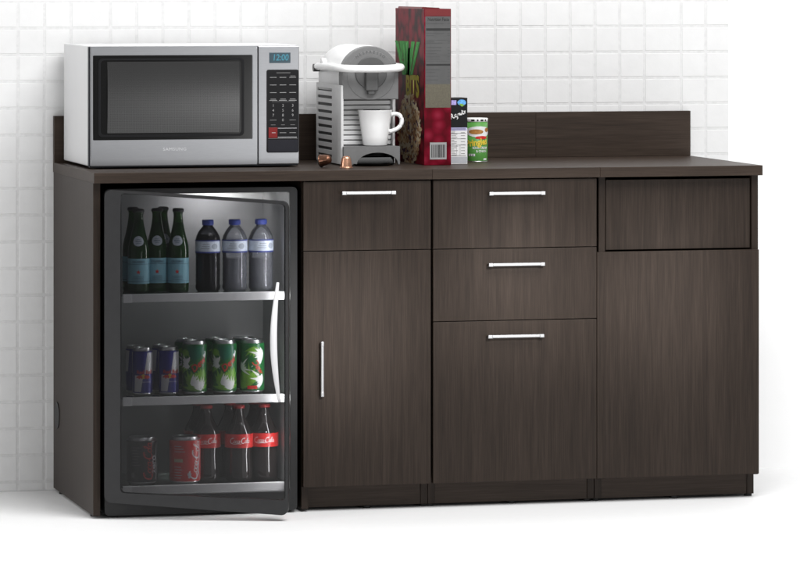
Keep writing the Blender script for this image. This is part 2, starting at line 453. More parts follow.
# shift of the front plane: doors sit with their faces at y = -0.5 (below counter edge at -0.75)
c1 = thing('fridge_cabinet', 'left dark brown cabinet with open fridge bay, one drawer and one door', 'cabinet', (18, 12, 0), 'dark wood cabinets along the wall')
b = MB(); b.box(.06, .80, .1, YB, ZB, H-1.075, .03); b.build('side_panel', ['wood_v'], c1)
b = MB(); b.lathe([(1.42, -.03), (1.42, .05), (1.25, .08)], (.0, 22.2, 8.35), 30, axis='X', mi=0); b.build('cable_grommet', 'blackplastic', c1)
b = MB(); b.box(21.95, 22.68, .3, YB, ZB, H-1.075, .03); b.build('divider_panel', 'wood_v', c1)
b = MB(); b.box(35.02, 35.74, KY-.1, YB, ZB, H-1.075, .03); b.build('side_panel', 'wood_v', c1)
b = MB(); b.box(.82, 35.0, YB-.6, YB-.05, 2, H-1.08); b.build('back_panel', 'wood_v', c1)
b = MB(); b.box(22.7, 35.0, KY, KY+.7, ZB, 3.2, .02); b.build('kick_board', 'wood_h', c1)
b = MB(); b.box(22.7, 35.0, .4, YB-.7, 2.7, 3.3); b.build('bottom_panel', 'wood_v', c1)
feet(c1, [(.55, 2.3), (.55, 21.5), (29.3, KY+.4), (35.45, KY+.5)])
top(c1, 0, 35.72)
d = front('drawer', c1, 21.98, 35.60, 27.08, 34.24); handle_h(d, 25.9, 31.72, 33.05)
d = front('door', c1, 21.98, 35.60, 2.62, 27.0); handle_v(d, 23.85, 12.0, 17.75)

c2 = thing('drawer_cabinet', 'middle dark brown cabinet with three drawers and three bar handles', 'cabinet', (45, 12, 0), 'dark wood cabinets along the wall')
for x0 in (35.80, 53.22):
    b = MB(); b.box(x0, x0+.72, KY-.1, YB, ZB, H-1.075, .03); b.build('side_panel', 'wood_v', c2)
b = MB(); b.box(36.54, 53.2, KY, KY+.7, ZB, 3.2, .02); b.build('kick_board', 'wood_h', c2)
b = MB(); b.box(36.54, 53.2, .4, YB-.7, 2.7, 3.3); b.build('bottom_panel', 'wood_v', c2)
b = MB(); b.box(36.54, 53.2, YB-.6, YB-.05, 2, H-1.08); b.build('back_panel', 'wood_v', c2)
feet(c2, [(36.1, KY+.5), (45.0, KY+.4), (53.3, KY+.5)])
top(c2, 35.725, 53.985)
for z0, z1, zh, xo in ((27.08, 34.24, 32.80, 0), (19.52, 27.0, 25.36, -.05), (2.62, 19.44, 17.86, -.12)):
    d = front('drawer', c2, 35.86, 53.64, z0, z1); handle_h(d, 41.7+xo, 47.86+xo, zh)

c3 = thing('bin_cabinet', 'right dark brown cabinet with recessed flap above one plain door', 'cabinet', (63, 12, 0), 'dark wood cabinets along the wall')
for x0 in (54.02, 71.02):
    b = MB(); b.box(x0, x0+.72, .02, YB, 2.5, H-1.075, .03); b.box(x0, x0+.72, KY-.1, YB, ZB, 2.5); b.build('side_panel', 'wood_v', c3)
b = MB(); b.box(54.76, 71.0, KY, KY+.7, ZB, 3.2, .02); b.build('kick_board', 'wood_h', c3)
b = MB(); b.box(54.76, 71.0, .6, YB-.7, 2.7, 3.3); b.build('bottom_panel', 'wood_v', c3)
b = MB(); b.box(54.76, 71.0, YB-.6, YB-.05, 2, H-1.08); b.build('back_panel', 'wood_v', c3)
feet(c3, [(54.3, KY+.5), (63, KY+.4), (71.3, KY+.5)])
top(c3, 53.99, 72.0)
b = MB(); b.box(54.90, 70.92, .32, 1.05, 26.62, 34.02, .03); b.build('flap', 'wood_v', c3)
front('door', c3, 53.70, 71.66, 2.62, 26.46)

# ------------------------------------------------------------------ refrigerator
fr = thing('refrigerator', 'small black refrigerator with smoked glass door ajar in the cabinet bay', 'refrigerator', (11.2, 8, 0))
FX0, FX1, FZ0, FZ1 = 1.25, 21.45, .25, 33.72
IX0, IX1, IZ0, IZ1, IY = 2.2, 20.7, 2.2, 33.2, 13.0
b = MB()
def rounded(x0, x1, z0, z1, r, n=6):
    p = []
    for cx, cz, a0 in ((x1-r, z1-r, 0), (x0+r, z1-r, 90), (x0+r, z0+r, 180), (x1-r, z0+r, 270)):
        p += [(cx+r*math.cos(math.radians(a0+90*i/n)), cz+r*math.sin(math.radians(a0+90*i/n))) for i in range(n+1)]
    return p
b.ring(rounded(FX0, FX1, FZ0, FZ1, .5), rounded(IX0, IX1, IZ0, IZ1, .25), .05, 20)
b.box(IX0-.1, IX1+.1, IY+.6, 19.9, IZ0-.1, IZ1+.1)
b.build('body', 'fridge_black', fr)
b = MB()
b.box(IX0-.05, IX1+.05, IY, IY+.5, IZ0-.05, IZ1+.05)
b.box(IX0-.05, IX0+.06, .4, IY, IZ0, IZ1); b.box(IX1-.06, IX1+.05, .4, IY, IZ0, IZ1)
b.box(IX0, IX1, .4, IY, IZ1-.06, IZ1+.05); b.box(IX0, IX1, .4, IY, IZ0-.05, IZ0+.06)
b.build('liner', 'liner', fr)
for x in (2.4, 20.2):
    for y in (1.5, 18): b = MB(); b.lathe([(.5, 0), (.5, .3)], (x, y, 0), 14); b.build('foot', 'rubber', fr)
b = MB(); b.box(20.38, 20.46, -.03, .06, 13.2, 18.1, .02); b.build('pale_strip', 'legend', fr)  # thin pale strip on the right body frame
SH = [22.78, 12.15, 3.02]
for z in SH:
    b = MB(); b.box(IX0+.1, IX1-.1, 2.05, IY-.05, z-.22, z-.004, .02); sh = b.build('shelf', 'clearglass', fr)
    b = MB(); b.box(3.5, 20.45, 1.45, 2.1, z-.82, z, .05); b.build('shelf_trim', 'shelf', sh)
    b = MB(); b.box(3.44, 4.35, 1.4, 2.0, z-.85, z+.02, .04); b.build('shelf_bracket', 'shelf_end', sh)
# the door, hinged at its left edge and swung a little open
hx, hy, th = 1.32, -.12, math.radians(18)
DM = Matrix.Translation((hx, hy, 0)) @ Matrix.Rotation(-th, 4, 'Z')
W = 18.85; T = 1.0
def dz(u, za, zb): return za+(zb-za)*u/W
def outline(u0, u1, b0, b1, t0, t1, r, n=6):
    p = []
    for (cx, cz, a0) in ((u1-r, t1-r, 0), (u0+r, t0-r, 90), (u0+r, b0+r, 180), (u1-r, b1+r, 270)):
        p += [(cx+r*math.cos(math.radians(a0+90*i/n)), cz+r*math.sin(math.radians(a0+90*i/n))) for i in range(n+1)]
    return p
OUT = outline(0, W, 1.75, .64, 33.7, 32.62, .7)
INN = outline(1.62, W-.28, 2.75, 2.15, 33.36, 32.32, .45)
def dbuild(b, name, m, parent):
    bmesh.ops.transform(b.bm, matrix=DM, verts=b.bm.verts[:]); return b.build(name, m, parent)
b = MB(); b.ring(OUT, INN, -T, 0); door = dbuild(b, 'door', 'door_frame', fr)
b = MB(); b.prism([(x, z) for x, z in outline(1.5, W-.2, 2.6, 2.0, 33.45, 32.42, .4)], -T+.22, -T+.24)
dbuild(b, 'glass_pane', 'tint', door)
b = MB(); pts = []; rad = []
for i in range(25):
    t = i/24; z = 12.2+12.15*t
    pts.append((W-1.05-.42*math.sin(math.pi*t)+.15*(1-t), -T-.12-.95*math.sin(math.pi*t), z))
    rad.append(.15+.22*math.sin(math.pi*t))
b.tube(pts, rad, 18)
dbuild(b, 'handle', 'handle_white', door)
b = MB(); b.ring(outline(.6, W-.3, 2.2, 1.3, 33.5, 32.45, .4), outline(1.2, W-.5, 2.6, 1.9, 33.3, 32.25, .4), .02, .32); dbuild(b, 'gasket', 'rubber', door)
for nm, lo, tg, sx, sy, wt in (('interior_lamp', (14.5, 9.6, 32.9), (14.5, 12.5, 28), 5, 1.2, .6),
                               ('fill_strip', (20.35, 1.0, 17.5), (8, 7, 17.5), .5, 28, 1.45)):  # tall side strip is an added fill lamp to brighten the drinks
    lamp = area(nm, lo, tg, sx, sy, wt); lamp.parent = fr; lamp.location = (V(lo)-ORG[fr])*S

# ------------------------------------------------------------------ drinks in the refrigerator
def put(o, x, y, z, label=None, rot=0.0):
    o.location = V((x, y, z))*S; o.rotation_euler = (0, 0, rot)
    if label: o['label'] = label
    return o
def rprof(prof):
    def f(z):
        for (r0, z0), (r1, z1) in zip(prof, prof[1:]):
            if z0 <= z <= z1 and z1 > z0: return r0+(r1-r0)*(z-z0)/(z1-z0)
        return prof[-1][0]
    return f
# green sparkling water bottle
def green_bottle():
    t = thing('glass_bottle', '', 'bottle', (0, 0, 0), 'green glass bottles on the top shelf')
    pr = [(.95, 0), (1.08, .08), (1.12, .3), (1.12, 4.3), (1.08, 4.7), (.92, 5.4), (.70, 6.3), (.55, 7.1), (.48, 7.7), (.46, 8.1), (.52, 8.15), (.52, 8.4)]
    b = MB(); b.lathe(pr, seg=36); b.build('glass', 'green_glass', t, True)
    b = MB(); b.lathe([(r*.86, z+.1) for r, z in pr[:8]], seg=30); b.build('water', 'green_water', t, True)
    b = MB(); b.lathe([(.56, 8.3), (.62, 8.32), (.58, 8.55), (.45, 8.66)], seg=28); b.build('cap', 'dark_cap', t, True)
    f = rprof(pr)
    b = MB(); mp = on_cyl(1.12, -.2, 0, .015)
    b.flat([rect(-2.4, 2.4, .95, 3.55)], mp, 0, .3)
    mp2 = on_cyl(1.12, -.2, 0, .03)
    b.flat([rect(-2.4, 2.4, 2.95, 2.99), rect(-2.4, 2.4, 1.15, 1.19)], mp2, 1, .3)
    b.text('S.PELLEGRINO', .3, mp2, 1, .02, at=(0, 3.2), squeeze=.72)
    b.flat([[(.26*(1 if k % 2 == 0 else .42)*math.sin(k*math.pi/5), 2.15+.26*(1 if k % 2 == 0 else .42)*math.cos(k*math.pi/5)) for k in range(10)]], mp2, 2)
    for k in range(3): b.flat([rect(-.55, .55, 1.35+.16*k, 1.40+.16*k)], mp2, 1, .3)
    b.build('label', ['label_blue', 'label_ink', 'red_print'], t, True)
    b = MB(); mp = on_cyl(.9, -.2, 0, .03, f)
    b.flat([circ(0, 5.35, .52)], mp, 0, .25)
    mp = on_cyl(.9, -.2, 0, .045, f)
    b.flat([rect(-.3, .3, 5.3, 5.38), rect(-.2, .2, 5.5, 5.54), rect(-.2, .2, 5.12, 5.16)], mp, 1, .3)
    b.build('medallion', ['medal', 'label_ink'], t, True)
    return t
g1 = green_bottle()
put(g1, 5.55, 4.2, SH[0], 'green glass bottle standing leftmost on the top fridge shelf')
for x, y, r, l in ((7.6, 4.9, .05, 'green glass bottle between two green bottles in the front row'), (9.72, 4.2, -.08, 'green glass bottle nearest the water bottles, front row'),
                (5.6, 7.6, .3, 'green glass bottle half hidden behind the leftmost green bottle'), (8.75, 7.4, .2, 'green glass bottle in the back row between the middle and right bottles')):
    put(copy_tree(g1), x, y, SH[0], l, r)
# clear water bottle
def water_bottle(dark):
    t = thing('water_bottle', '', 'bottle', (0, 0, 0), 'plastic water bottles on the top shelf')
    pr = [(1.05, 0), (1.22, .12), (1.3, .35)]
    for k in range(6): pr += [(1.30, .6+.55*k), (1.24, .82+.55*k)]
    pr += [(1.3, 3.95), (1.3, 5.35), (1.22, 5.7), (.95, 6.25), (.62, 6.65), (.5, 6.75), (.5, 6.95)]
    b = MB(); b.lathe(pr, seg=36); b.build('body', 'pet_dark' if dark else 'pet', t, True)
    if dark: 
        b = MB(); b.lathe([(1.0, .2), (1.1, .4), (1.1, 5.3), (.8, 5.9)], seg=30); b.build('drink', 'cola_glass', t, True)
    else:
        b = MB(); b.lathe([(1.0, .2), (1.14, .4), (1.14, 3.4)], seg=30); b.build('drink', 'pet_dark', t, True)
    b = MB(); b.lathe([(.56, 6.85), (.6, 6.87), (.6, 7.35), (.52, 7.42)], seg=36)
    for i in range(26):
        a = i*2*math.pi/26; b.box(.585*math.cos(a)-.03, .585*math.cos(a)+.03, .585*math.sin(a)-.03, .585*math.sin(a)+.03, 6.92, 7.3)
    b.build('cap', 'cap_blue', t, True)
    b = MB(); b.lathe([(1.315, 4.0), (1.32, 4.02), (1.32, 5.3), (1.315, 5.32)], seg=36, cap=False, mi=0)
    mp = on_cyl(1.32, -.2, 0, .014)
    b.flat([rect(-4, 4, 4.0, 4.16), rect(-4, 4, 5.22, 5.34)], mp, 1, .35)
    b.flat([circ(.75, 4.68, .3, sx=1.2)], mp, 2, .3)
    for k in range(3): b.flat([rect(-.75+.1*k, .2, 4.45+.22*k, 4.53+.22*k)], mp, 2, .3)
    b.build('label', ['label_white', 'label_navy', 'medal'], t, True)
    return t
put(water_bottle(True), 12.9, 4.4, SH[0], 'dark drink in plastic bottle with blue cap beside the green bottles')
w2 = put(water_bottle(False), 15.75, 4.4, SH[0], 'clear water bottle with blue cap, between dark and right bottles')
put(copy_tree(w2), 18.55, 4.4, SH[0], 'clear water bottle with blue cap nearest the right fridge wall', .3)

def can_profile(r, h): return [(r*.74, 0), (r*.80, .04), (r*.98, .28), (r, .4), (r, h-.5), (r*.97, h-.36), (r*.82, h-.08), (r*.84, h-.03), (r*.82, h), (r*.78, h-.06), (r*.76, h-.14)]
def can_body(t, r, h, m):
    p = can_profile(r, h)
    b = MB(); b.lathe(p[2:6], seg=44, cap=False); body = b.build('body', m, t, True)
    b = MB(); b.lathe(p[5:], seg=44); b.lathe([(.0, 0), (.2, 0), (.2, .05), (0, .05)], (0, -.25, h-.14), 16); b.box(-.13, .13, -.35, .3, h-.11, h-.07, .02); b.build('lid', 'alu', t, True)
    b = MB(); b.lathe(p[:3], seg=44); b.build('base', 'alu', t, True)
    return body
# slim energy drink can
def energy_can():
    t = thing('energy_drink_can', '', 'drink can', (0, 0, 0), 'slim blue and silver cans on the middle shelf')
    r, h = 1.06, 4.95; can_body(t, r, h, 'navy_can')
    mp = on_cyl(r, -.1, 0, .012)
    b = MB()
    b.flat([[(.12, 2.25), (1.7, 2.25), (1.7, 4.45), (.42, 4.45)], [(-1.0, .4), (-.25, .4), (.0, 2.1), (-.95, 2.1)],
            [(-2.6, 2.25), (-1.55, 2.25), (-1.35, 4.45), (-2.6, 4.45)]], mp, 0, .25)
    m2 = on_cyl(r, -.1, 0, .026)
    b.text('Red Bull', .52, m2, 1, .03, at=(.15, 2.42), squeeze=.98)
    b.flat([circ(.0, 1.98, .24)], m2, 2, .2)
    m3 = on_cyl(r, -.1, 0, .04)
    for s in (-1, 1):
        b.flat([[(.05*s, 1.95), (.2*s, 2.12), (.5*s, 2.1), (.75*s, 1.92), (.7*s, 1.78), (.55*s, 1.86), (.42*s, 1.68), (.3*s, 1.84), (.15*s, 1.74)]], m3, 1, .2)
    b.text('ENERGY DRINK', .16, m2, 3, .01, at=(.3, 1.4))
    b.build('print', ['silver_can', 'red_print', 'chip_letters', 'legend_white'], t, True)
    return t
e1 = put(energy_can(), 5.95, 4.2, SH[1], 'slim blue and silver can standing leftmost on the middle shelf')
put(copy_tree(e1), 8.7, 4.2, SH[1], 'slim blue and silver can beside the green soda cans', .04)
put(copy_tree(e1), 5.75, 6.8, SH[1], 'slim blue and silver can behind the leftmost slim can', .5)
put(copy_tree(e1), 8.5, 6.8, SH[1], 'slim blue and silver can behind the one beside the green cans', .7)
# green soda can
def soda_can(variant):
    t = thing('soda_can', '', 'drink can', (0, 0, 0), 'green soda cans on the middle shelf')
    r, h = 1.3, 5.55; can_body(t, r, h, 'soda_green')
    rn = random.Random(3+variant)
    mp = on_cyl(r, -.2, 0, .012); m2 = on_cyl(r, -.2, 0, .024); m3 = on_cyl(r, -.2, 0, .036)
    b = MB(); lime, white = [], []
    def burst(cu, cv, n, a0, a1, l0, l1, dst, wd):
        for k in range(n):
            a = math.radians(a0+(a1-a0)*k/max(1, n-1)+rn.uniform(-4, 4)); L = rn.uniform(l0, l1)
            tip = (cu+L*math.cos(a), cv+L*math.sin(a)); q = (-math.sin(a)*wd, math.cos(a)*wd)
            dst.append([(cu-q[0], cv-q[1]), (cu+L*.5*math.cos(a)-q[0]*1.1, cv+L*.5*math.sin(a)-q[1]*1.1), tip, (cu+L*.5*math.cos(a)+q[0]*1.1, cv+L*.5*math.sin(a)+q[1]*1.1), (cu+q[0], cv+q[1])])
    if variant == 0:
        burst(-.2, .5, 8, 15, 120, 1.6, 3.0, lime, .22); burst(.5, .5, 7, 60, 170, 1.2, 2.4, lime, .16)
        burst(-.35, 1.1, 8, -20, 75, .8, 1.7, white, .12); burst(.7, .5, 8, 60, 160, .7, 1.5, white, .10)
        burst(-.85, 3.2, 9, 60, 300, .6, 1.1, white, .14); burst(-1.7, 2.2, 8, 30, 150, 1.0, 2.0, lime, .15); burst(.9, 1.6, 7, 70, 170, .8, 1.8, lime, .13); burst(-1.1, 4.6, 7, 200, 330, .7, 1.4, lime, .12); burst(1.3, 4.4, 6, 170, 260, .6, 1.2, white, .09)
        lime = [[(u, min(5.0, max(.4, v))) for u, v in p] for p in lime]
        b.flat([[(-.75, 5.0), (1.0, 5.0), (1.2, 4.3), (.5, 3.75), (-.1, 3.45), (-.5, 3.9)]], m2, 3, .25)
        b.flat(place([rect(-1.0, 1.0, -.42, .42)], 1, .72, (.4, 3.1)), m2, 4, .25)
        b.text('Dew', .95, m3, 2, .02, .25, at=(.42, 3.1), rot=.72)
    else:
        burst(1.3, 4.0, 9, 120, 240, .8, 2.0, white, .13); burst(1.3, 1.4, 9, 110, 235, .8, 2.0, white, .13); burst(.3, 4.8, 7, 200, 320, .8, 1.6, lime, .13)
        burst(-1.2, .5, 9, 30, 110, 1.4, 3.0, lime, .2); burst(-.3, 1.2, 8, 20, 140, .8, 2.2, lime, .16); burst(-1.4, 2.6, 7, -30, 90, .7, 1.5, white, .1)
        lime = [[(u, min(5.0, max(.4, v))) for u, v in p] for p in lime]
        b.flat(place([rect(-.95, .95, -.36, .36)], 1, -.95, (.6, 2.75)), m2, 4, .25)
        b.text('Dew', .85, m3, 2, .02, .2, at=(.62, 2.75), rot=-.95)
        b.flat([rect(-.5, .55, .45, .8)], m2, 2, .3)
    b.flat(lime, mp, 0, .3)
    white = [[(u, min(5.0, max(.4, v))) for u, v in p] for p in white]
    b.flat(white, on_cyl(r, -.2, 0, .018), 1, .3)
    b.build('print', ['soda_lime', 'white_print', 'red_print', 'soda_teal', 'soda_green'], t, True)
    return t
s1 = put(soda_can(0), 11.45, 4.2, SH[1], 'green soda can with red lettering beside a slim blue can')
put(copy_tree(s1), 14.6, 4.2, SH[1], 'green soda can standing between two other green soda cans', .04)
s3 = put(soda_can(1), 17.55, 4.2, SH[1], 'green soda can rightmost of three, its label turned aside')
put(copy_tree(s1), 11.2, 7.0, SH[1], 'green soda can behind the left green soda can', .6)
put(copy_tree(s1), 14.3, 7.0, SH[1], 'green soda can behind the middle green soda can', .9)
put(copy_tree(s3), 17.2, 7.0, SH[1], 'green soda can behind the right green soda can', 1.1)
# short cola cans, bottom shelf
def cola_can(black):
    t = thing('cola_can', 'black cola can with red script on the bottom fridge shelf' if black else 'red cola can with white script on the bottom fridge shelf', 'drink can', (0, 0, 0))
    r, h = 1.62, 4.85; can_body(t, r, h, 'cola_black' if black else 'cola_red')
    b = MB(); mp = on_cyl(r, -.1, 0, .014)
    if black:
        b.flat(place(COLA, .56, 1.5708, (.62, 2.35)), mp, 0, .3)
        b.text('zero', 1.0, mp, 1, .03, at=(1.22, 2.1), rot=1.5708)
        b.flat(ribbon([(1.55, .5), (1.78, 1.4), (1.6, 2.8), (1.72, 4.2)], .16), mp, 1, .3)
        b.flat([rect(-1.3, -.9, .75, 1.25)], mp, 2, .3)
        for k in range(7): b.flat([rect(-1.2, -.35-.12*(k % 3), 2.0+.3*k, 2.07+.3*k)], mp, 2, .3)
    else:
        b.flat(place(COLA, .58, 1.42, (1.12, 2.35)), mp, 1, .3)
        b.flat(ribbon([(1.75, .45), (1.5, 1.5), (1.75, 3.0), (1.62, 4.4)], .14), mp, 1, .3)
        b.flat([rect(-1.35, -.35, 2.25, 2.6)], mp, 3, .3)
        for k in range(3): b.flat([rect(-1.3, -.1-.2*k, 3.3+.28*k, 3.38+.28*k)], mp, 2, .3)
        for k in range(5): b.flat([rect(-1.3, -.55+.1*(k % 2), .6+.28*k, .67+.28*k)], mp, 2, .3)
        b.flat([circ(.32, 1.0, .2), rect(.2, .44, .6, .8)], mp, 2, .3)
    b.build('print', ['red_print' if black else 'white_print', 'legend_white', 'legend_dim' if black else 'grey_print', 'flake4'], t, True)
    return t
put(cola_can(True), 5.85, 4.0, SH[2]); put(cola_can(False), 10.3, 3.6, SH[2])
def cola_bottle():
    t = thing('cola_bottle', '', 'bottle', (0, 0, 0), 'cola bottles on the bottom shelf')
    pr = [(1.0, 0), (1.18, .1), (1.22, .4), (1.2, 1.6), (1.14, 2.6), (1.18, 3.3), (1.27, 3.9), (1.27, 4.7), (1.12, 5.3), (.82, 6.0), (.58, 6.6), (.46, 7.1), (.44, 7.4), (.5, 7.45), (.5, 7.6)]
    pr = [(r*(1.16 if z < 5.5 else 1.12), z) for r, z in pr]
    b = MB(); b.lathe(pr, seg=40)
    b.build('glass', 'cola_glass', t, True)
    b = MB(); b.lathe([(.58, 7.5), (.65, 7.52), (.62, 7.78), (.48, 7.88)], seg=28); b.build('cap', 'cap_red', t, True)
    b = MB(); b.lathe([(1.485, 3.5), (1.49, 3.52), (1.49, 4.9), (1.48, 4.92)], seg=40, cap=False)
    b.flat(place(COLA, .32, 0, (0, 4.2)), on_cyl(1.49, -.2, 0, .02), 1, .3)
    b.build('label', ['cola_red', 'white_print'], t, True)
    return t
k1 = put(cola_bottle(), 12.85, 4.9, SH[2], 'cola bottle with red cap directly beside the red can')
put(copy_tree(k1), 16.15, 4.2, SH[2], 'cola bottle with red cap standing between two cola bottles', .05)
put(copy_tree(k1), 18.95, 4.6, SH[2], 'cola bottle with red cap nearest the right fridge wall', -.06)
put(copy_tree(k1), 12.6, 8.1, SH[2], 'cola bottle in the back row behind the red can', .4)
put(copy_tree(k1), 15.9, 7.6, SH[2], 'cola bottle in the back row behind the middle bottle', .7)
put(copy_tree(k1), 18.6, 7.8, SH[2], 'cola bottle in the back row by the right fridge wall', .9)

# ------------------------------------------------------------------ microwave
mw = thing('microwave', 'large white and steel microwave oven on the left end of the counter', 'microwave', (12.2, 15, H))
x0, x1, z0, z1 = .98, 23.42, 35.72, 48.2
b = MB(); b.box(x0, x1, 8.75, 23.5, z0-.02, z1+.06, .12); b.build('body', 'mw_white', mw)
b = MB(); b.box(x0+.03, x1-.0, 8.3, 8.9, z0-.05, z1-.02, .05); b.box(x0+.1, x1-.1, 8.05, 8.6, z0-.16, z0+.02, .03); b.build('front_bezel', 'mw_dark', mw)
xs_ = 18.93
def bulged(x0, x1, z0, z1, y, dep, n=8):
    # sheet-metal face that rolls back at its lower edge
    t = []
    return t
b = MB()
b.ring([(x0+.16, z0+.03), (xs_-.06, z0+.03), (xs_-.06, z1-.04), (x0+.16, z1-.04)], [(1.36, 38.42), (18.33, 38.42), (18.33, 47.26), (1.36, 47.26)], 7.6, 8.35)
bmesh.ops.bevel(b.bm, geom=[e for e in b.bm.edges], offset=.05, segments=2, affect='EDGES')
dr = b.build('door', 'mw_steel', mw)
b = MB(); b.box(1.34, 18.35, 7.72, 8.3, 38.4, 47.28); gl = b.build('window', 'gloss_black', dr)
b = MB(); b.ring(rounded(1.95, 17.45, 38.75, 46.95, .45), rounded(2.2, 17.2, 38.98, 46.75, .4), 7.67, 7.74); b.build('window_rim', 'panel_black', dr)
b = MB(); t = bmesh.new(); gr = []
for i in range(17):
    z = 39.15+7.45*i/16
    for u in (2.9, 16.95): gr.append(t.verts.new((u, 7.55+.0123*(z-42.87)**2, z)))
for i in range(16): t.faces.new((gr[2*i], gr[2*i+1], gr[2*i+3], gr[2*i+2]))
b.merge(t, smooth=True); b.box(2.9, 16.95, 7.722, 7.78, 39.15, 46.6)
b.build('window_mesh', 'mw_mesh', dr)
b = MB(); b.text('SAMSUNG', .46, on_front(7.585), 0, .0, at=(10.02, 37.42), squeeze=1.12, spacing=1.1); b.build('lettering', 'legend_white', dr)
b = MB(); b.box(xs_+.04, x1-.06, 7.6, 8.35, z0+.03, z1-.04, .06); cp = b.build('control_panel', 'mw_steel', mw)
b = MB(); b.box(20.15, 22.42, 7.54, 7.66, 46.38, 47.5, .03); ds = b.build('display', 'lcd', cp)
b = MB(); b.text('12:00', .92, on_front(7.53), 0, .015, at=(21.32, 46.94), squeeze=.86, shear=.12); b.build('digits', 'cyan', ds)
b = MB(); b.prism(rounded(19.86, 23.3, 36.95, 45.68, .2), 7.52, 7.66); kp = b.build('keypad', 'panel_black', cp)
b = MB(); b.prism(rounded(19.98, 23.22, 37.05, 38.3, .12), 7.47, 7.54); b.build('open_button', 'panel_navy', kp)
b = MB(); b.box(20.05, 21.0, 7.48, 7.53, 38.5, 39.6, .02); b.build('stop_button', 'red_btn', kp)
b = MB(); f = on_front(7.505)
cx = [20.55, 21.6, 22.65]
for r, zz in enumerate((44.85, 44.05, 43.25)):
    for c in cx: b.flat([rect(c-.36, c+.36, zz, zz+.05)], f, 0)
for c in cx: b.flat([rect(c-.42, c+.42, 42.42, 42.48), rect(c-.3, c+.3, 42.56, 42.61)], f, 0)
b.flat([rect(20.9, 22.4, 45.32, 45.38), rect(20.4, 22.9, 42.3, 42.33), rect(22.4, 22.95, 45.0, 45.05)], f, 1)
for r in range(3):
    for c in range(3): b.text(str(3*r+c+1), .40, f, 0, .0, at=(cx[c], 41.9-.51*r))
b.text('0', .40, f, 0, .0, at=(cx[1], 40.37))
b.flat([rect(20.2, 20.9, 40.35, 40.41), rect(22.3, 23.0, 40.35, 40.41), rect(20.3, 20.8, 39.85, 39.9), rect(21.4, 21.8, 39.85, 39.9), rect(22.4, 22.9, 39.85, 39.9)], f, 1)
b.flat([rect(20.4, 20.8, 39.03, 39.07)], on_front(7.475), 2)
b.flat([rect(21.05, 23.1, 39.5, 39.54), rect(21.05, 23.1, 38.55, 38.6)], f, 2)
for c in (21.6, 22.65): b.flat([rect(c-.35, c+.35, 39.02, 39.07)], f, 0)
b.flat([rect(20.0, 23.2, 38.42, 38.46)], f, 1)
b.build('legends', ['legend', 'legend_dim', 'legend_white'], kp)
for x in (2.2, 22.2):
    for y in (9.6, 22): b = MB(); b.lathe([(.5, H), (.5, H+.3)], (x, y, 0), 16); b.build('foot', 'rubber', mw)

# ------------------------------------------------------------------ coffee machine
cm = thing('coffee_machine', 'grey and white capsule coffee machine with a curved lever handle', 'coffee machine', (31.4, 14, H))
X0, X1 = 28.38, 34.5; XC = (X0+X1)/2
p = [(X0, 35.5), (X0+1.15, 35.5)]
for i in range(13):
    a = math.pi-math.pi*i/12; p.append((XC+.62+2.25*math.cos(a), 35.62+1.2*math.sin(a)))
p += [(X1-.1, 35.5), (X1, 35.62), (X1, 37.46), (X0, 37.46)]
b = MB(); b.prism(p, 8.3, 8.75); b.build('base_front', 'cm_grey', cm)
b = MB(); b.box(X0+.04, X1-.04, 8.75, 13.4, 36.95, 37.44); b.box(X0+.3, X1-.3, 13.4, 20, H+.06, 37.4); b.build('base', 'cm_grey', cm)
b = MB(); b.box(X0+.4, X1-.3, 9.4, 13.2, H+.03, 36.4, .15); b.lathe([(.0, 0), (2.1, 0), (2.2, .1)], (XC, 8.9, 35.55), 30, cap=False); b.build('drip_tray', 'gloss_black', cm)
b = MB(); b.box(X0+.2, X1-.2, 11.85, 19.8, 37.4, 43.2); b.build('core', 'cm_grey', cm)
b = MB(); n = 9
for k in range(n):
    z = 37.55+k*.535; b.box(X0+.16, X1-.16, 11.6, 12.1, z, z+.42, .05)
b.build('ribbed_back', 'cm_white', cm)
for side in (0, 1):
    xa, xb = (X0-.14, X0+.14) if side == 0 else (X1-.12, X1+.14)
    b = MB()
    b.box(xa, xb, 9.0 if side == 0 else 11, 13.3, H+.12, 43.95, .05)
    b.box(xa, xb, 20.0, 20.7, H+.12, 44.0, .05)
    zs_ = [43.95-.785*k for k in range(11)]
    for k in range(10): b.box(xa, xb, 13.25, 20.05, zs_[k]-.47, zs_[k], .03)
    b.box(xa, xb, 13.25, 20.05, H+.12, zs_[10], .03)
    b.box(xa+.1, xb-.02, 13.3, 20, H+.2, 43.8, mi=1)
    b.build('side_panel', ['cm_light', 'cm_slot'], cm)
R = 3.1; zc = 45.0
dome = [(X0-.02, 42.42)]+[(XC+R*math.cos(math.pi-math.pi*i/28), zc+R*math.sin(math.pi*i/28)) for i in range(29)]+[(X1+.02, 42.42)]
b = MB(); b.prism(dome, 9.0, 11.2, bev=.1, smooth=True); b.build('head', 'cm_grey', cm)
R2 = 3.16
dome2 = [(XC-R2, 43.3)]+[(XC+R2*math.cos(math.pi-math.pi*i/28), zc+R2*math.sin(math.pi*i/28)) for i in range(29)]+[(XC+R2, 43.3)]
b = MB(); b.prism(dome2, 10.2, 20.2, bev=.5, smooth=True); b.build('hood', 'cm_white', cm)
b = MB(); b.lathe([(1.72, 0), (1.72, .16), (1.66, .2)], (XC+.05, 9.05, 45.25), 40, axis='Y')
b.lathe([(2.62, 0), (2.62, .03), (2.55, .04)], (XC+.05, 9.02, 45.0), 48, axis='Y', mi=1); b.build('dial', ['cm_dark', 'cm_grey'], cm)
b = MB(); b.box(XC-.62, XC+.75, 8.35, 9.1, 43.35, 45.5, .12); b.box(XC-.35, XC+.4, 8.5, 9.1, 42.95, 43.6, .1); b.build('spout', 'cm_dark', cm)
b = MB()
